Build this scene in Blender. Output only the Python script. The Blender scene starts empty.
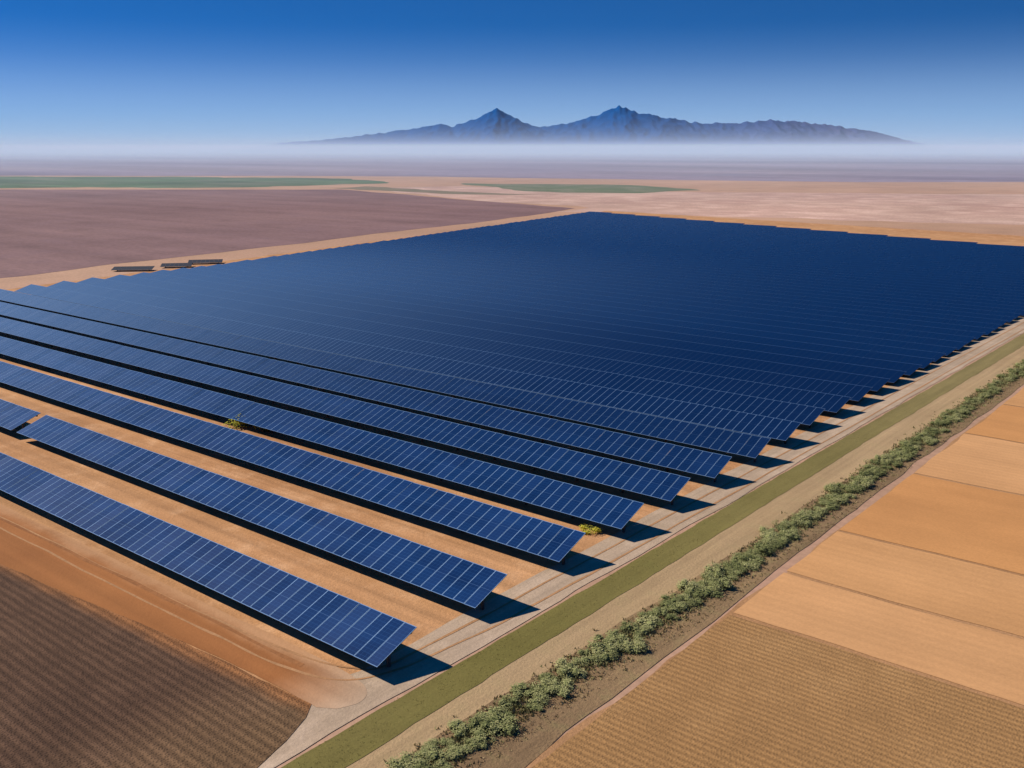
import bpy, bmesh, math, random
from mathutils import Vector, noise, Matrix
random.seed(7)
sc = bpy.context.scene
COL = sc.collection
sc.view_settings.view_transform = 'Standard'
sc.view_settings.look = 'None'
sc.view_settings.exposure = 0

# ------------------------------------------------------------ site frame
A0 = Vector((-8.13, 52.65, 0)); ED = Vector((.632, .775, 0)); RD = Vector((-.775, .632, 0))
ROT = math.atan2(-.632, .775)
E0 = -8.13*.632+52.65*.775; X0 = -8.13*.775-52.65*.632
def W(e, r, z=0.0):
    p = A0 + ED*e + RD*r
    return Vector((p.x, p.y, z))

# ------------------------------------------------------------ node helpers
class NT:
    def __init__(s, name):
        s.m = bpy.data.materials.new(name); s.m.use_nodes = True
        s.t = s.m.node_tree; s.n = s.t.nodes; s.l = s.t.links
        s.bsdf = s.n["Principled BSDF"]; s.out = s.n["Material Output"]
    def new(s, typ, **kw):
        nd = s.n.new(typ)
        for k, v in kw.items(): setattr(nd, k, v)
        return nd
    def put(s, sock, v):
        if isinstance(v, bpy.types.NodeSocket): s.l.new(v, sock)
        else: sock.default_value = v
    def math(s, op, a, b=0.0, c=0.0, clamp=False):
        nd = s.new('ShaderNodeMath', operation=op); nd.use_clamp = clamp
        s.put(nd.inputs[0], a); s.put(nd.inputs[1], b); s.put(nd.inputs[2], c)
        return nd.outputs[0]
    def coords(s):
        g = s.new('ShaderNodeNewGeometry')
        mp = s.new('ShaderNodeMapping'); mp.vector_type = 'POINT'
        mp.inputs['Rotation'].default_value = (0, 0, -ROT)
        s.l.new(g.outputs['Position'], mp.inputs['Vector'])
        return mp.outputs[0]
    def site(s, P):
        q = s.new('ShaderNodeSeparateXYZ'); s.l.new(P, q.inputs[0])
        return s.math('SUBTRACT', q.outputs[1], E0), s.math('SUBTRACT', X0, q.outputs[0])
    def scale(s, vec, sx, sy, sz=1.0):
        mp = s.new('ShaderNodeMapping'); mp.inputs['Scale'].default_value = (sx, sy, sz)
        s.l.new(vec, mp.inputs['Vector']); return mp.outputs[0]
    def noise(s, vec, sc_, detail=4, rough=.6):
        nd = s.new('ShaderNodeTexNoise'); nd.inputs['Scale'].default_value = sc_
        nd.inputs['Detail'].default_value = detail; nd.inputs['Roughness'].default_value = rough
        s.l.new(vec, nd.inputs['Vector']); return nd.outputs[0]
    def ramp(s, fac, stops):
        nd = s.new('ShaderNodeValToRGB'); cr = nd.color_ramp
        while len(cr.elements) < len(stops): cr.elements.new(.5)
        for el, (p, c) in zip(cr.elements, stops):
            el.position = p; el.color = (c[0], c[1], c[2], 1) if len(c) == 3 else c
        s.l.new(fac, nd.inputs[0]); return nd.outputs[0]
    def mix(s, fac, a, b, mode='MIX'):
        nd = s.new('ShaderNodeMix', data_type='RGBA', blend_type=mode)
        s.put(nd.inputs[0], fac)
        for sock, v in ((nd.inputs[6], a), (nd.inputs[7], b)):
            if isinstance(v, tuple): sock.default_value = (v[0], v[1], v[2], 1)
            else: s.l.new(v, sock)
        return nd.outputs[2]
    def bump(s, h, strength=.5, dist=.1):
        nd = s.new('ShaderNodeBump'); nd.inputs['Strength'].default_value = strength
        nd.inputs['Distance'].default_value = dist
        s.l.new(h, nd.inputs['Height']); s.l.new(nd.outputs[0], s.bsdf.inputs['Normal'])
    def col(s, c): s.l.new(c, s.bsdf.inputs['Base Color'])

def smap(N, f, lo, hi, smooth=False):
    nd = N.new('ShaderNodeMapRange'); nd.clamp = True
    if smooth: nd.interpolation_type = 'SMOOTHSTEP'
    nd.inputs[1].default_value = lo; nd.inputs[2].default_value = hi
    N.l.new(f, nd.inputs[0]); return nd.outputs[0]

def soil(name, c1, c2, c3=None, streak=None, samt=.35, big=.03, mid=.35, fine=5., clods=None, bump=.5, furrow=None, famt=.3, contrast=1., fade=None):
    N = NT(name); P = N.coords()
    nb = N.noise(P, big, 4, .6); nm = N.noise(P, mid, 5, .65); nf = N.noise(P, fine, 3, .7)
    c = N.mix(smap(N, nb, .35, .65), c1, c2)
    if c3: c = N.mix(N.math('MULTIPLY', smap(N, nm, .5, .72), .7), c, c3)
    if fade: c = fade(N, P, c)
    k = N.math('MULTIPLY_ADD', smap(N, nm, .25, .75), .35*contrast, 1-.18*contrast)
    k2 = N.math('MULTIPLY_ADD', smap(N, nf, .3, .7), .30*contrast, 1-.15*contrast)
    k = N.math('MULTIPLY', k, k2)
    if streak:
        v = N.scale(P, streak[0], streak[1]); ns = N.noise(v, 1.0, 5, .6)
        k = N.math('MULTIPLY', k, N.math('MULTIPLY_ADD', smap(N, ns, .3, .7), samt, 1-samt/2))
    h = nf
    if clods:
        v = N.scale(P, clods[0], clods[1]); vo = N.new('ShaderNodeTexVoronoi'); vo.inputs['Randomness'].default_value = .7
        vo.inputs['Scale'].default_value = 1.0; N.l.new(v, vo.inputs['Vector'])
        d = smap(N, vo.outputs[0], .1, .6)
        k = N.math('MULTIPLY', k, N.math('MULTIPLY_ADD', d, clods[2], 1-clods[2]*.6))
        h = N.math('ADD', N.math('MULTIPLY', nf, .5), N.math('MULTIPLY', d, -1.))
    if furrow:
        wob = N.math('MULTIPLY', N.math('SUBTRACT', N.noise(P, .12, 3), .5), .5)
        sx = N.new('ShaderNodeSeparateXYZ'); N.l.new(P, sx.inputs[0])
        w = N.math('SINE', N.math('MULTIPLY', N.math('ADD', sx.outputs[furrow[0]], wob), 6.283/furrow[1]))
        w = N.math('MULTIPLY_ADD', w, .5, .5)
        w = N.math('MULTIPLY', w, smap(N, N.noise(P, .5, 3), .1, .55))
        k = N.math('MULTIPLY', k, N.math('MULTIPLY_ADD', w, famt, 1-famt/2))
        h = N.math('ADD', h, w)
    kk = N.new('ShaderNodeCombineColor')
    for i in range(3): N.l.new(k, kk.inputs[i])
    N.col(N.mix(1.0, c, kk.outputs[0], 'MULTIPLY'))
    N.bsdf.inputs['Roughness'].default_value = .95
    N.bsdf.inputs['Specular IOR Level'].default_value = .15
    N.bump(h, bump, .12)
    return N.m

def simple(name, c, rough=.6, metal=0.):
    N = NT(name); P = N.coords(); nf = N.noise(P, 3., 4)
    N.col(N.mix(smap(N, nf, .3, .7), tuple(x*.8 for x in c), tuple(min(1, x*1.15) for x in c)))
    N.bsdf.inputs['Roughness'].default_value = rough; N.bsdf.inputs['Metallic'].default_value = metal
    return N.m

# ------------------------------------------------------------ mesh helpers
def add(name, me, mats=(), parent=None, **props):
    ob = bpy.data.objects.new(name, me); COL.objects.link(ob)
    for m in mats: me.materials.append(m)
    if parent: ob.parent = parent
    for k, v in props.items(): ob[k] = v
    return ob

def sheet(name, pts, z, mat, jit=.3, step=2., nscale=.15, **props):
    """flat sheet following a ground outline with an irregular edge"""
    out = []
    n = len(pts)
    for i in range(n):
        a = pts[i]; b = pts[(i+1) % n]; L = (b-a).length
        k = max(1, min(400, int(L/step)))
        for j in range(k): out.append(a.lerp(b, j/k))
    bm = bmesh.new(); vs = []
    for p in out:
        q = Vector((p.x*nscale, p.y*nscale, z*77))
        d = noise.noise_vector(q)*jit*1.6 + noise.noise_vector(q*4.3)*jit*.6
        vs.append(bm.verts.new((p.x+d.x, p.y+d.y, z)))
    f = bm.faces.new(vs)
    bm.normal_update()
    if f.normal.z < 0: f.normal_flip()
    bmesh.ops.triangulate(bm, faces=bm.faces[:])
    me = bpy.data.meshes.new(name); bm.to_mesh(me); bm.free()
    props.setdefault('kind', 'structure')
    return add(name, me, [mat], **props)

def smooth_line(ps, n=12):
    out = []
    for i in range(len(ps)-1):
        p0 = ps[max(0,i-1)]; p1 = ps[i]; p2 = ps[i+1]; p3 = ps[min(len(ps)-1,i+2)]
        for j in range(n):
            t = j/n
            out.append(.5*((2*p1)+(p2-p0)*t+(2*p0-5*p1+4*p2-p3)*t*t+(3*p1-p0-3*p2+p3)*t**3))
    out.append(ps[-1]); return out

def ribbon(name, ps, width, z, mat):
    line = smooth_line(ps); bm = bmesh.new(); prev = None
    for i, p in enumerate(line):
        d = (line[min(i+1,len(line)-1)]-line[max(i-1,0)]).normalized(); s = Vector((-d.y, d.x, 0))
        q = Vector((p.x*.3, p.y*.3, z*50)); p = p+s*noise.noise(q)*.12
        wv = width*(.8+.5*noise.noise(q*2+Vector((9,0,0))))
        a = bm.verts.new((p.x-s.x*wv/2, p.y-s.y*wv/2, z)); b = bm.verts.new((p.x+s.x*wv/2, p.y+s.y*wv/2, z))
        if prev: bm.faces.new((prev[0], a, b, prev[1]))
        prev = (a, b)
    bmesh.ops.recalc_face_normals(bm, faces=bm.faces[:])
    me = bpy.data.meshes.new(name); bm.to_mesh(me); bm.free()
    return add(name, me, [mat], kind='structure')

def er(*ps): return [W(e, r) for e, r in ps]
def xy(*ps): return [Vector((x, y, 0)) for x, y in ps]

def box(bm, x0, x1, y0, y1, z0, z1, mi=0):
    v = [bm.verts.new(p) for p in ((x0,y0,z0),(x1,y0,z0),(x1,y1,z0),(x0,y1,z0),(x0,y0,z1),(x1,y0,z1),(x1,y1,z1),(x0,y1,z1))]
    for idx in ((3,2,1,0),(4,5,6,7),(0,1,5,4),(1,2,6,5),(2,3,7,6),(3,0,4,7)):
        f = bm.faces.new([v[i] for i in idx]); f.material_index = mi
    return v

# ------------------------------------------------------------ ground
m_ground = soil('desert_sand', (.44,.25,.155), (.52,.31,.195), (.40,.215,.145), big=.006, mid=.04, fine=1.2, bump=.3, streak=(.01,.004), samt=.3)
bm = bmesh.new(); S = 40000
vs = [bm.verts.new(p) for p in ((-S,-2000,0),(S,-2000,0),(S,2*S,0),(-S,2*S,0))]; bm.faces.new(vs)
me = bpy.data.meshes.new('ground'); bm.to_mesh(me); bm.free()
add('ground', me, [m_ground], kind='structure')

m_lot = soil('row_sand', (.54,.275,.12), (.45,.215,.09), (.60,.34,.175), streak=(.02,.9), samt=.45, big=.03, mid=.3, fine=4, contrast=.7)
sheet('sand_yard', er((-6,-.6),(340,-.6),(372,232),(60,180),(-6,172)), .02, m_lot, jit=.8)
m_track = soil('track_gravel', (.47,.335,.225), (.42,.295,.19), (.52,.375,.26), streak=(1.3,.03), samt=.34, big=.05, mid=.4, fine=5, contrast=.6, bump=.35)
sheet('dirt_road', er((-60,-3.0),(60,-3.4),(400,-4.6),(400,.6),(-1,.5),(-3.2,1.0),(-5.2,.2),(-8,-1.9),(-12,-3.0)), .035, m_track, jit=.15)
def lane_fade(N, P, c):
    e, r = N.site(P); nz = N.math('SUBTRACT', N.noise(P, .25, 4), .5)
    a = smap(N, N.math('MULTIPLY_ADD', nz, 2.2, e), -1.4, -3.2, True)
    b = smap(N, N.math('MULTIPLY_ADD', nz, 4, r), -2.5, 4.0, True)
    return N.mix(N.math('MULTIPLY', a, b), N.mix(smap(N, r, -3., 5.), (.47,.325,.21), (.53,.275,.13)), c)
m_lane = soil('lane_earth', (.37,.145,.046), (.30,.112,.035), None, streak=(.010,.5), samt=.36, big=.06, mid=.10, fine=4, contrast=.25, bump=.25, fade=lane_fade)
sheet('earth_lane', smooth_line(er((-5.0,-.6),(-5.1,5),(-5.4,12),(-7.2,32),(-9.5,130)),20)+smooth_line(er((-1.8,130),(-1.5,32),(-1.4,10),(-1.4,3),(-1.6,.2),(-2.2,-1.6),(-3.3,-2.1),(-4.4,-1.6)),10), .045, m_lane, jit=.12)
def plow_fade(N, P, c):
    e, r = N.site(P); nz = N.math('SUBTRACT', N.noise(P, .4, 3), .5)
    d = N.math('MULTIPLY_ADD', smap(N, r, 0, 32), 2.1, e)
    a = smap(N, N.math('MULTIPLY_ADD', nz, 1.0, d), -6.3, -4.9, True)
    # the soil dries out to a paler yellow-brown toward the road corner
    b = smap(N, N.math('MULTIPLY_ADD', nz, 4., r), 8., -2., True)
    c = N.mix(N.math('MULTIPLY', b, .6), c, (.20,.115,.052))
    return N.mix(N.math('MULTIPLY', a, .85), c, (.29,.12,.042))
m_plow = soil('plowed_earth', (.092,.048,.027), (.112,.059,.033), (.125,.068,.039), clods=(5.5,7.5,.28), furrow=(1,.6), famt=.50, big=.05, mid=.2, fine=8, bump=.4, contrast=.7, fade=plow_fade)
sheet('plowed_field', er((-5.0,-.2),(-5.15,5),(-5.5,12),(-7.3,32),(-10,130),(-60,130),(-60,-3.3),(-11.5,-2.9),(-8,-1.9),(-6,-1.0)), .06, m_plow, jit=.08, step=.8, nscale=.4)
m_rut = soil('wheel_rut', (.29,.115,.04), (.33,.14,.052), None, fine=3, bump=.3)
m_rut2 = soil('wheel_rut_pale', (.44,.225,.10), (.40,.20,.088), None, fine=3, bump=.3)
for off in (0, 1.55):
    ribbon('wheel_track', er((-4.6+off*.6,118),(-4.2+off*.7,60),(-3.9+off*.8,22),(-3.6+off*.9,9),(-3.3+off,3.6),(-2.2+off*.9,.4+off*.25),(.4,-1.1+off*.5),(5,-1.8+off*.8),(14,-2.3+off),(60,-2.6+off),(160,-3.2+off)), .22, .052, m_rut2)
ribbon('wheel_track', er((-3.9,118),(-3.2,50),(-2.7,18),(-2.6,3.5)), .34, .054, m_rut)
def verge_fade(N, P, c):
    e, r = N.site(P)
    return N.mix(N.math('MULTIPLY', smap(N, e, 15, 110, True), .65), c, (.27,.20,.085))
m_verge = soil('verge_grass', (.165,.135,.034), (.205,.162,.048), (.145,.125,.032), streak=(1.0,.05), samt=.28, big=.05, mid=.4, fine=6, bump=.3, contrast=.6, fade=verge_fade)
sheet('grass_verge', er((-60,-6.1),(-10,-6.0),(60,-6.0),(400,-8.5),(400,-5.2),(60,-3.7),(-10,-3.5),(-60,-3.4)), .05, m_verge, jit=.08, step=.9, nscale=.5)
m_path = soil('path_sand', (.44,.29,.15), (.40,.26,.13), (.34,.24,.115), streak=(1.5,.05), samt=.3, big=.05, mid=.5, fine=5, contrast=.6)
sheet('sandy_path', er((-60,-8.8),(60,-9.2),(400,-12.0),(400,-8.4),(60,-5.7),(-60,-5.1)), .03, m_path, jit=.3)
m_hedge = soil('shrub_soil', (.22,.135,.068), (.28,.175,.085), (.18,.15,.06), big=.06, mid=.5, fine=5, bump=.7, streak=(1.2,.08))
sheet('shrub_border', er((-60,-12.9),(60,-12.4),(400,-15),(400,-11.6),(60,-9.0),(22,-8.6),(-4,-7.6),(-60,-7.4)), .034, m_hedge, jit=.25)

# right-hand plots
m_p = [soil('stubble', (.36,.19,.072), (.32,.165,.06), (.40,.22,.088), furrow=(1,.48), famt=.36, clods=(6.5,7.,.12), bump=.3, big=.03, mid=.12, fine=8, contrast=.5),
       soil('pale_soil_a', (.62,.32,.135), (.57,.285,.115), None, furrow=(1,.9), famt=.05, bump=.12, big=.03, mid=.1, streak=(.05,.3), samt=.14, contrast=.5),
       soil('pale_soil_b', (.61,.31,.125), (.56,.275,.105), None, furrow=(1,.9), famt=.05, bump=.12, big=.03, mid=.1, streak=(.05,.3), samt=.14, contrast=.5),
       soil('orange_soil', (.57,.265,.092), (.52,.235,.08), None, bump=.12, big=.03, mid=.1, streak=(.05,.3), samt=.14, contrast=.5)]
m_bund = soil('bund_earth', (.38,.19,.08), (.46,.245,.115), None, fine=5)
es = [-60, 19.7, 28.2, 38.4, 56.8, 74, 90, 112, 140, 180, 230, 300, 400]
ms = [0, 1, 2, 3, 1, 3, 2, 1, 3, 1, 2, 1]
sheet('field_margin', er((-60,-12.8),(400,-14),(400,-300),(-60,-300)), .022, m_bund, jit=.3)
for i in range(len(es)-1):
    e0, e1 = es[i]+.2, es[i+1]-.2
    sheet('crop_field', er((e0,-13.2),(e1,-13.2),(e1,-150),(e0,-150)), .045+.001*i, m_p[ms[i]], jit=.14, step=1.5)

# outlying land
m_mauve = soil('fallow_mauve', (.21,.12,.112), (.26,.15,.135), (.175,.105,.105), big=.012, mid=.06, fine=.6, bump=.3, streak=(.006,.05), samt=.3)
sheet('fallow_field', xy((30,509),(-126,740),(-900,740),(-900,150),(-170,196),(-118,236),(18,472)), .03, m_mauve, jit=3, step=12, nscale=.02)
m_sandlt = soil('pale_sand', (.55,.35,.26), (.49,.29,.22), (.63,.43,.33), big=.01, mid=.05, fine=.8, bump=.2, streak=(.012,.004), samt=.35)
sheet('sand_flat', xy((-130,760),(40,515),(24,478),(60,482),(330,330),(700,250),(900,500),(420,640),(140,700),(-40,800)), .015, m_sandlt, jit=12, step=15, nscale=.012)
m_crop = soil('green_crop', (.085,.15,.06), (.13,.16,.09), (.18,.155,.11), big=.012, mid=.02, fine=.5, bump=.3, streak=(.006,.02), samt=.6)
sheet('green_field', xy((-560,775),(-200,790),(-105,880),(-130,960),(-300,1060),(-800,1080)), .05, m_crop, jit=20, step=14, nscale=.013)
m_crop3 = soil('grey_green_crop', (.13,.16,.075), (.17,.17,.095), (.25,.20,.14), big=.02, mid=.04, fine=.5, bump=.3)
sheet('green_field', xy((-50,880),(10,720),(80,680),(130,725),(120,790),(40,860)), .055, m_crop3, jit=12, step=14, nscale=.012)
m_crop2 = soil('olive_crop', (.19,.16,.095), (.24,.18,.115), None, big=.02, mid=.06, fine=.5, bump=.3)
sheet('green_field', xy((-130,760),(-20,655),(20,650),(-60,735),(-115,800)), .06, m_crop2, jit=9, step=14, nscale=.012)
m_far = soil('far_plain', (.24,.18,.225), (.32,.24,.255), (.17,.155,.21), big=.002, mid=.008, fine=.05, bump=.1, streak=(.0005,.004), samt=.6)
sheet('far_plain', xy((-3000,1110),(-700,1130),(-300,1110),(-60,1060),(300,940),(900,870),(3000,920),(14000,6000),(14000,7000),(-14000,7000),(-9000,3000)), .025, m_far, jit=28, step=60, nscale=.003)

# ------------------------------------------------------------ solar rows
CW = 1.0
def panel_mat(name, near):
    N = NT(name)
    uv = N.new('ShaderNodeUVMap'); sx = N.new('ShaderNodeSeparateXYZ'); N.l.new(uv.outputs[0], sx.inputs[0])
    U, V = sx.outputs[0], sx.outputs[1]      # metres
    def line(c, period, width):
        f = N.math('FRACT', N.math('DIVIDE', c, period))
        d = N.math('MINIMUM', f, N.math('SUBTRACT', 1.0, f))
        return N.math('LESS_THAN', d, width/period/2)
    oi = N.new('ShaderNodeObjectInfo')
    P = N.coords(); e, r = N.site(P)
    # sheen and distance fade painted into the colour: darker, fainter grid deeper in
    far_fade = smap(N, e, 5, 95, True)
    near_fade = N.math('SUBTRACT', 1.0, far_fade)
    edge = line(U, CW, .075)
    seam = line(V, 3.511/2, .03)
    rim = line(V, 3.511, .10)
    cell = N.math('MAXIMUM', line(U, CW/3, .018), line(V, 3.511/12, .022))
    if near: rnd = oi.outputs['Random']
    else:
        wn = N.new('ShaderNodeTexWhiteNoise', noise_dimensions='2D'); cb = N.new('ShaderNodeCombineXYZ')
        N.l.new(N.math('FLOOR', N.math('DIVIDE', U, CW)), cb.inputs[0]); N.l.new(oi.outputs['Random'], cb.inputs[1])
        N.l.new(cb.outputs[0], wn.inputs[0]); rnd = wn.outputs[0]
    a = N.math('MULTIPLY_ADD', near_fade, .97, .03)
    c = N.mix(N.math('MULTIPLY', rnd, a), (.004,.021,.078), (.007,.032,.115))
    patch = smap(N, N.noise(N.scale(P, .08, .4), 1.0, 3), .4, .75)  # uneven bright reflections painted on as blue streaks
    c = N.mix(N.math('MULTIPLY', patch, N.math('MULTIPLY', a, .35)), c, (.014,.075,.24))
    c = N.mix(N.math('MULTIPLY', far_fade, .85), c, (.0024,.008,.033))
    c = N.mix(N.math('MULTIPLY', cell, N.math('MULTIPLY', a, .24)), c, (.05,.16,.38))
    c = N.mix(N.math('MULTIPLY', edge, N.math('MULTIPLY', a, .85)), c, (.30,.46,.66))
    c = N.mix(N.math('MULTIPLY', seam, N.math('MULTIPLY', a, .20)), c, (.20,.34,.54))
    c = N.mix(N.math('MULTIPLY', rim, N.math('MULTIPLY_ADD', near_fade, .45, .32)), c, (.20,.34,.54))
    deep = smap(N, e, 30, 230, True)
    glare_tint = N.math('MULTIPLY', smap(N, r, 20, 185, True), N.math('MULTIPLY_ADD', N.math('SUBTRACT', 1.0, deep), .42, .03))
    c = N.mix(glare_tint, c, (.23,.37,.56))  # pale sky glare toward the array's left, painted into the panel colour
    N.col(c)
    N.l.new(N.math('MULTIPLY_ADD', rnd, .06, .22), N.bsdf.inputs['Roughness'])
    N.bsdf.inputs['Specular IOR Level'].default_value = .40
    return N.m
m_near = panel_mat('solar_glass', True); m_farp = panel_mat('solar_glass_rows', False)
m_steel = simple('galvanised_steel', (.08,.08,.09), .5, .6)
m_back = simple('panel_backing', (.015,.015,.02), .6)
DY = 3.3

def slab(bm, x0, x1, Z0, DZ, th=.045, DY=DY):
    uvl = bm.loops.layers.uv.verify()
    SL = 3.511
    nx = Vector((0, -DZ, DY)).normalized()*th
    def P(x, y, top):
        v = Vector((x, y, Z0+DZ*y/DY)); return v if top else v-nx
    v = [bm.verts.new(P(x, y, t)) for t in (1, 0) for x, y in ((x0,0),(x1,0),(x1,DY),(x0,DY))]
    f = bm.faces.new(v[:4]); f.material_index = 0
    for lp, (u, w) in zip(f.loops, ((x0,0),(x1,0),(x1,1),(x0,1))):
        lp[uvl].uv = (u, w*SL)
    for idx in ((7,6,5,4),(0,4,5,1),(1,5,6,2),(2,6,7,3),(3,7,4,0)):
        ff = bm.faces.new([v[i] for i in idx]); ff.material_index = 1

def mesh_of(bm, name, mats):
    bmesh.ops.recalc_face_normals(bm, faces=bm.faces[:])
    me = bpy.data.meshes.new(name); bm.to_mesh(me); bm.free()
    for m in mats: me.materials.append(m)
    return me
ZN, DN = 1.0, 1.2
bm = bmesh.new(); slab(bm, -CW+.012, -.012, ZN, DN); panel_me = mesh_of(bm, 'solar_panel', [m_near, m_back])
def post_geo(bm, x, Z0, DZ, mi=0, DY=DY):
    box(bm, x-.08, x+.08, DY/2-.1, DY/2+.1, 0, Z0+DZ*.5-.17, mi)
bm = bmesh.new(); post_geo(bm, 0, ZN, DN); post_me = mesh_of(bm, 'support_post', [m_steel])
def rails(bm, L, Z0, DZ, mi=0, DY=DY):
    for y in (.35, DY/2, DY-.35):
        z = Z0+DZ*y/DY
        box(bm, -L+.15, -.15, y-.06, y+.06, z-.24, z-.10, mi)

def make_row(e, r0, L, near, label, gr='solar panel rows in the array', pitch=7.):
    n = int(round(L/CW)); L = n*CW
    loc = W(e, r0)
    root_props = dict(label=label, category='solar panels', group=gr)
    q = min(1, max(0, (e-50)/60))
    Z0, DZ = (ZN, DN) if near else (ZN-.65*q, DN-.80*q)
    if near:
        root = bpy.data.objects.new('solar_panel_row', None); COL.objects.link(root)
        root.empty_display_size = 1
        for k, v in root_props.items(): root[k] = v
        root.location = loc; root.rotation_euler = (0, 0, ROT)
        bm = bmesh.new(); rails(bm, L, Z0, DZ)
        add('support_frame', mesh_of(bm, 'support_frame', [m_steel]), parent=root)
        for i in range(min(n, 99)):
            o = bpy.data.objects.new('solar_panel', panel_me); COL.objects.link(o); o.parent = root
            o.location = (-i*CW, 0, random.uniform(-.005, .005))
            o.rotation_euler = (random.uniform(-.005, .005), random.uniform(-.005, .005), 0)
        if n > 99:
            bm = bmesh.new()
            for i in range(99, n): slab(bm, -(i+1)*CW+.012, -i*CW-.012, Z0, DZ)
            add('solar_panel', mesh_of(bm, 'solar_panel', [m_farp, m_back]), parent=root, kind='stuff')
        for i in range(int((L-1)/5)+1):
            o = bpy.data.objects.new('support_post', post_me); COL.objects.link(o); o.parent = root
            o.location = (-.8-i*5, 0, 0)
    else:
        bm = bmesh.new()
        dy = DY*(1-q)+(pitch-.6)*q
        slab(bm, -L, 0, Z0, DZ, DY=dy)
        for x in range(int((L-1)/5)+1): post_geo(bm, -.8-x*5, Z0, DZ, 1, dy)
        rails(bm, L, Z0, DZ, 1, dy)
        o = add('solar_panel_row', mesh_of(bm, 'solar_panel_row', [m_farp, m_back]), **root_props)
        o.location = loc; o.rotation_euler = (0, 0, ROT)

evals = [-1.05, 8.1, 17.4, 25.5, 33.4, 41.1, 48.9, 56.4, 63.8, 71.0, 78.0, 84.6, 90.8]
while evals[-1] < 350: evals.append(evals[-1]+max(4.6, 6.0-.02*(evals[-1]-90)))
for k, e in enumerate(evals):
    L = 158+.205*e
    r0 = max(0, (e-285)/.293)+(random.uniform(-.2, .2) if e < 285 else 0)
    if e < 60: r0 -= .7
    if k == 0: r0 = -1.35
    near = k < 7
    lab = 'long tilted row of dark blue solar panels on sandy ground'
    if L-r0 < 8: continue
    if k == 0:
        make_row(e, r0, 98, near, 'outermost row of blue solar panels beside an earth lane')
    elif k == 1:
        make_row(e, r0, 64, near, 'row of blue solar panels ending at a narrow gap')
        make_row(e, r0+65.2, 62, near, 'row of blue solar panels continuing past a narrow gap')
    else:
        make_row(e, r0, L-r0, near, lab, pitch=(evals[k+1]-e if k+1 < len(evals) else 4.6))

# ------------------------------------------------------------ detached dark tables outside the array edge
for (x, y, n, a) in ((-90,245,9,.12),(-82.5,252.5,7,.2),(-77,261,8,.22)):
    root = bpy.data.objects.new('solar_table', None); COL.objects.link(root)
    root['label'] = 'small dark solar table standing on sand beside the array'; root['category'] = 'solar panels'; root['group'] = 'detached solar tables beside the array'
    root.location = (x, y, 0); root.rotation_euler = (0, 0, a); root.scale = (1.1, 1.1, .42)
    bm = bmesh.new(); rails(bm, n*CW, ZN, DN); add('support_frame', mesh_of(bm, 'support_frame', [m_steel]), parent=root)
    bm = bmesh.new()
    for i in range(n): slab(bm, -(i+1)*CW+.012, -i*CW-.012, ZN, DN)
    me = mesh_of(bm, 'solar_panel', [m_back, m_back]); add('solar_panel', me, parent=root)
    for i in range(2):
        o = bpy.data.objects.new('support_post', post_me); COL.objects.link(o); o.parent = root; o.location = (-1-i*(n*CW-2), 0, 0)

# ------------------------------------------------------------ shrubs
def leaf_mat(name, a, b, c):
    N = NT(name)
    at = N.new('ShaderNodeAttribute', attribute_name='tint')
    oi = N.new('ShaderNodeObjectInfo')
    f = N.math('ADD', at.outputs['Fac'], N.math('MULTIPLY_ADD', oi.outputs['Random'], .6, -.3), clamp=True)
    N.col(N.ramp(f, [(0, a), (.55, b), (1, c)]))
    N.bsdf.inputs['Roughness'].default_value = .8
    N.bsdf.inputs['Specular IOR Level'].default_value = .2
    return N.m
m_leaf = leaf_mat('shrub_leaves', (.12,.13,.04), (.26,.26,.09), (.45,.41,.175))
m_leafy = leaf_mat('yellow_leaves', (.22,.24,.02), (.50,.45,.03), (.68,.58,.07))
def shrub_mesh(name, seed, mat, nl=650):
    rnd = random.Random(seed); bm = bmesh.new(); ly = bm.verts.layers.float.new('tint')
    lobes = [(Vector((rnd.uniform(-.5,.5), rnd.uniform(-.5,.5), rnd.uniform(.18,.5))), rnd.uniform(.24,.45)) for _ in range(8)]
    for c, r in lobes[:5]:
        res = bmesh.ops.create_icosphere(bm, subdivisions=2, radius=r*.6, matrix=Matrix.Translation(c))
        for v in res['verts']:
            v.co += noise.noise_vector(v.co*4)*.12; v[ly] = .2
    for _ in range(nl):
        c, r = rnd.choice(lobes)
        d = Vector((rnd.gauss(0,1), rnd.gauss(0,1), rnd.gauss(.25,1))).normalized()
        p = c + d*r*rnd.uniform(.7, 1.12)
        if p.z < .03: p.z = rnd.uniform(.03,.15)
        s = rnd.uniform(.03,.065)
        n = (d*.5+Vector((rnd.gauss(0,.3), rnd.gauss(0,.3), .8+rnd.gauss(0,.3)))).normalized()
        t = n.orthogonal().normalized(); t = (Matrix.Rotation(rnd.uniform(0,6.28), 3, n) @ t); b = n.cross(t)
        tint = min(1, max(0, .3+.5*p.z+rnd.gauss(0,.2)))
        vs = [bm.verts.new(p+t*s*x+b*s*.6*y) for x, y in ((-1,0),(0,-1),(1,0),(0,1))]
        for v in vs: v[ly] = tint
        bm.faces.new(vs)
    me = bpy.data.meshes.new(name); bm.to_mesh(me); bm.free(); me.materials.append(mat)
    return me
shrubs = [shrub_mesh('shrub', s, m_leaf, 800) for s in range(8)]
def hedge_r(e): return -8.9 - min(1, max(0, (e+6)/26))*1.1 - max(0, e-20)*.004
cnt = 0
e = -15.0
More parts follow.
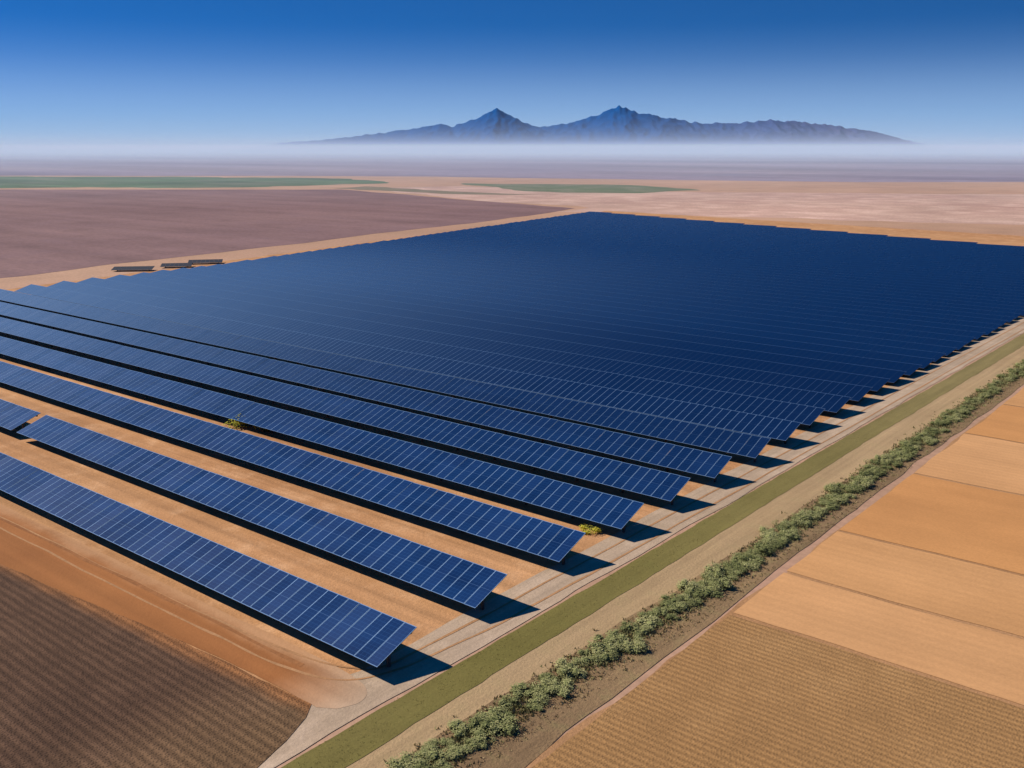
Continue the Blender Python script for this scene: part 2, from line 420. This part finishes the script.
while cnt < 297 and e < 135:
    for lane in range(2):
        r = hedge_r(e)+.4-lane*.85+random.gauss(0,.28)
        if random.random() < .05+max(0, e-30)*.004: continue
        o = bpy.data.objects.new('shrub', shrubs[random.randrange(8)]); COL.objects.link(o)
        ee = e+random.uniform(-.4,.4)
        o.location = W(ee, r, 0); s = random.uniform(.5, 1.08)*(1-max(0, e-40)*.002)
        o.scale = (s*random.uniform(1,1.35), s*random.uniform(1,1.35), s*random.uniform(.55,.95)); o.rotation_euler = (0,0,random.uniform(0,6.28))
        o['label'] = 'low grey-green desert shrub on a bare soil strip'; o['category'] = 'shrub'; o['group'] = 'shrubs lining the dirt road'
        cnt += 1
    e += .86
for (x, y, s) in ((-29.6,104.6,2.2),(-26.8,103.4,1.5),(6.2,73.7,1.0)):
    me = shrub_mesh('yellow_shrub', int(x*3)+90, m_leafy, 700)
    o = add('yellow_shrub', me, label='bright yellow-green bush growing between solar panel rows', category='shrub', group='yellow bushes among the panel rows')
    o.location = (x, y, 0); o.scale = (s*1.2, s, s*.75)

# far shrubs and grass as masses
def scatter(name, items, mat, smin, smax, h, seed):
    rnd = random.Random(seed); bm = bmesh.new(); ly = bm.verts.layers.float.new('tint')
    for p in items:
        for _ in range(rnd.randint(3, 5)):
            a = rnd.uniform(0, 6.28); s = rnd.uniform(smin, smax)
            c = p+Vector((rnd.uniform(-s,s), rnd.uniform(-s,s), .04))
            d = Vector((math.cos(a), math.sin(a), 0))*s*.35
            tp = c+Vector((rnd.uniform(-.5,.5)*s, rnd.uniform(-.5,.5)*s, h*rnd.uniform(.5,1.2)))
            vs = [bm.verts.new(c-d), bm.verts.new(c+d), bm.verts.new(tp)]
            t = rnd.random()
            for v in vs: v[ly] = t
            bm.faces.new(vs)
    me = bpy.data.meshes.new(name); bm.to_mesh(me); bm.free()
    return add(name, me, [mat], kind='stuff')
m_grass = leaf_mat('grass_blades', (.24,.20,.055), (.30,.24,.07), (.38,.30,.11))
m_dry = leaf_mat('dry_blades', (.28,.21,.09), (.40,.29,.14), (.50,.38,.20))
m_scrub = leaf_mat('scrub_blades', (.17,.16,.055), (.30,.27,.11), (.44,.37,.18))
R = random.Random(3)
scatter('verge_grass', [W(-22+112*R.random()**1.6, R.uniform(-5.9,-3.5)) for _ in range(2400)], m_grass, .05, .10, .04, 1)
scatter('dry_grass', [W(ee, hedge_r(ee)+R.uniform(-2.3,1.4)) for ee in [-22+130*R.random()**1.5 for _ in range(4200)]], m_dry, .06, .14, .09, 2)
und = [W(ee, hedge_r(ee)+R.gauss(0,.6)) for ee in [-22+140*R.random()**1.3 for _ in range(8500)]]
scatter('low_scrub', und, m_scrub, .08, .22, .18, 5)
far_items = [W(R.uniform(128, 330), -11.0-R.gauss(0,.5)-.6) for _ in range(1100)]
scatter('distant_shrubs', far_items, m_leaf, .4, .9, .5, 4)

# ------------------------------------------------------------ mountains
prof = [(245,149),(285,143),(320,140),(340,138),(375,133),(410,129),(440,124),(455,126),(475,120),(497,110),(512,117),(530,125),(545,127),(575,122),(592,117),(617,107),(638,114),(660,118),(690,122),(730,124),(770,120),(800,122),(840,126),(880,133),(905,139),(940,147)]
prof = [((u-512)*7.93, (148-v)*7.75+30) for u, v in prof]
def hp(x):
    if x <= prof[0][0] or x >= prof[-1][0]: return 0
    for (a, ha), (b, hb) in zip(prof, prof[1:]):
        if a <= x <= b: return ha+(hb-ha)*(x-a)/(b-a)
N_X, N_Y = 700, 110
bm = bmesh.new(); grid = []
x0, x1 = -2300, 3600; y0, y1 = 7000, 9200
for j in range(N_Y):
    rowv = []
    y = y0+(y1-y0)*j/(N_Y-1)
    for i in range(N_X):
        x = x0+(x1-x0)*i/(N_X-1)
        wob = noise.noise(Vector((x*.0014, 3.1, 0)))*260
        d = (y-(8000+wob)); wdt = 820 if d < 0 else 1000
        t = max(0, 1-abs(d)/wdt)
        p = Vector((x*.0045, y*.0028, 1.7))
        rg = 1-abs(noise.noise(p))*2.2; rg2 = 1-abs(noise.noise(p*2.3+Vector((4,0,0))))*2.2; rg3 = 1-abs(noise.noise(p*5.1))*2.2
        spur = .58+.33*rg+.13*rg2+.04*rg3
        crest = 1+.04*(rg2-.4)+.02*(rg3-.4)
        base = hp(x)
        z = base*t*((1-t)*spur*1.12+t*crest)
        z += (noise.noise(Vector((x*.02, y*.014, 5)))*7+noise.noise(Vector((x*.06, y*.035, 8)))*2.5)*min(1, base/120)*(1 if t > .02 else 0)
        rowv.append(bm.verts.new((x, y, max(-2, z-2))))
    grid.append(rowv)
for j in range(N_Y-1):
    for i in range(N_X-1):
        bm.faces.new((grid[j][i], grid[j][i+1], grid[j+1][i+1], grid[j+1][i])).smooth = True
me = bpy.data.meshes.new('mountains'); bm.to_mesh(me); bm.free()
N = NT('hazy_blue_rock'); g = N.new('ShaderNodeNewGeometry'); sx = N.new('ShaderNodeSeparateXYZ'); N.l.new(g.outputs['Position'], sx.inputs[0])
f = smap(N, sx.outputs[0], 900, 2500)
c = N.mix(f, (.0,.060,.23), (.06,.075,.19))  # blue of aerial haze painted into the rock colour
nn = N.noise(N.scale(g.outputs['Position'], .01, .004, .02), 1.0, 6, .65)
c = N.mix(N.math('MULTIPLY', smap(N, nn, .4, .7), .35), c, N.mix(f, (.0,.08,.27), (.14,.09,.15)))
N.col(c); N.bsdf.inputs['Roughness'].default_value = 1; N.bsdf.inputs['Specular IOR Level'].default_value = 0
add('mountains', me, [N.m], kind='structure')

# ------------------------------------------------------------ haze layers (volumes on the plain, with emission added to brighten them)
def volume(name, dims, dens, em, ecol, scol=(.93,.96,1)):
    bm = bmesh.new(); box(bm, *dims)
    me = bpy.data.meshes.new(name); bm.to_mesh(me); bm.free()
    mm = bpy.data.materials.new(name); mm.use_nodes = True; nt = mm.node_tree
    for nd in list(nt.nodes):
        if nd.type == 'BSDF_PRINCIPLED': nt.nodes.remove(nd)
    pv = nt.nodes.new('ShaderNodeVolumePrincipled'); pv.inputs['Density'].default_value = dens
    pv.inputs['Color'].default_value = (*scol,1); pv.inputs['Anisotropy'].default_value = 0.0
    pv.inputs['Emission Strength'].default_value = em*dens; pv.inputs['Emission Color'].default_value = (*ecol, 1)
    nt.links.new(pv.outputs[0], nt.nodes['Material Output'].inputs['Volume'])
    add(name, me, [mm], kind='stuff')
volume('mist', (-16000, 16000, 2000, 22000, .5, 38), .00020, .36, (.72,.85,1))
volume('low_mist', (-17000, 17000, 500, 23000, .45, 50), .00036, .25, (.55,.69,1), (.84,.90,1))
volume('haze', (-18000, 18000, 900, 24000, .4, 800), .000015, .16, (.10,.50,1), (.30,.65,1))

# ------------------------------------------------------------ light
el = math.radians(42); sd = Vector((-1, .36, 0)).normalized()*math.cos(el)+Vector((0,0,math.sin(el)))
L = bpy.data.lights.new('sun', 'SUN'); L.energy = 5.0; L.angle = math.radians(.5); L.color = (1,.95,.86)
lo = bpy.data.objects.new('sun', L); COL.objects.link(lo); lo.rotation_euler = (-sd).to_track_quat('-Z','Y').to_euler()
w = bpy.data.worlds.new('World'); sc.world = w; w.use_nodes = True; nt = w.node_tree
BS = .083
bg = nt.nodes['Background']; bg.inputs[1].default_value = BS
sky = nt.nodes.new('ShaderNodeTexSky'); sky.sky_type = 'NISHITA'; sky.sun_disc = False
sky.sun_elevation = el; sky.sun_rotation = math.atan2(sd.x, sd.y); sky.altitude = 300; sky.dust_density = .4; sky.ozone_density = 4
tc = nt.nodes.new('ShaderNodeTexCoord'); mp = nt.nodes.new('ShaderNodeMapping'); mp.inputs['Scale'].default_value = (1,1,5.5)
nm = nt.nodes.new('ShaderNodeVectorMath'); nm.operation = 'NORMALIZE'
hs = nt.nodes.new('ShaderNodeHueSaturation'); hs.inputs['Saturation'].default_value = 1.85; hs.inputs['Value'].default_value = 1.04
mx = nt.nodes.new('ShaderNodeMix'); mx.data_type = 'RGBA'; mx.blend_type = 'MULTIPLY'; mx.inputs[0].default_value = 1
mx.inputs[7].default_value = (.90,.98,1.2,1)
nt.links.new(tc.outputs['Generated'], mp.inputs[0]); nt.links.new(mp.outputs[0], nm.inputs[0]); nt.links.new(nm.outputs[0], sky.inputs[0])
nt.links.new(sky.outputs[0], mx.inputs[6]); nt.links.new(mx.outputs[2], hs.inputs['Color'])
# pale dust haze thickening toward the horizon all round
sp = nt.nodes.new('ShaderNodeSeparateXYZ'); nt.links.new(tc.outputs['Generated'], sp.inputs[0])
cr = nt.nodes.new('ShaderNodeValToRGB'); cr.color_ramp.interpolation = 'B_SPLINE'
for p, v in ((0,.93),(.024,.74),(.052,.42),(.082,.12),(.115,.0)):
    if p == 0: el_ = cr.color_ramp.elements[0]
    elif p == .115: el_ = cr.color_ramp.elements[-1]
    else: el_ = cr.color_ramp.elements.new(p)
    el_.position = p; el_.color = (v,v,v,1)
nt.links.new(sp.outputs[2], cr.inputs[0])
hz = nt.nodes.new('ShaderNodeMix'); hz.data_type = 'RGBA'
nt.links.new(cr.outputs[0], hz.inputs[0]); nt.links.new(hs.outputs[0], hz.inputs[6])
hz.inputs[7].default_value = (.43/BS, .56/BS, .76/BS, 1)
nt.links.new(hz.outputs[2], bg.inputs[0])

# ------------------------------------------------------------ camera
cam = bpy.data.cameras.new('camera'); co = bpy.data.objects.new('camera', cam); COL.objects.link(co)
cam.sensor_width = 36; cam.lens = 36*981/1024; cam.clip_end = 100000; cam.clip_start = .5
co.location = (0,0,30); co.rotation_euler = (math.radians(90-13.53), 0, 0)
sc.camera = co
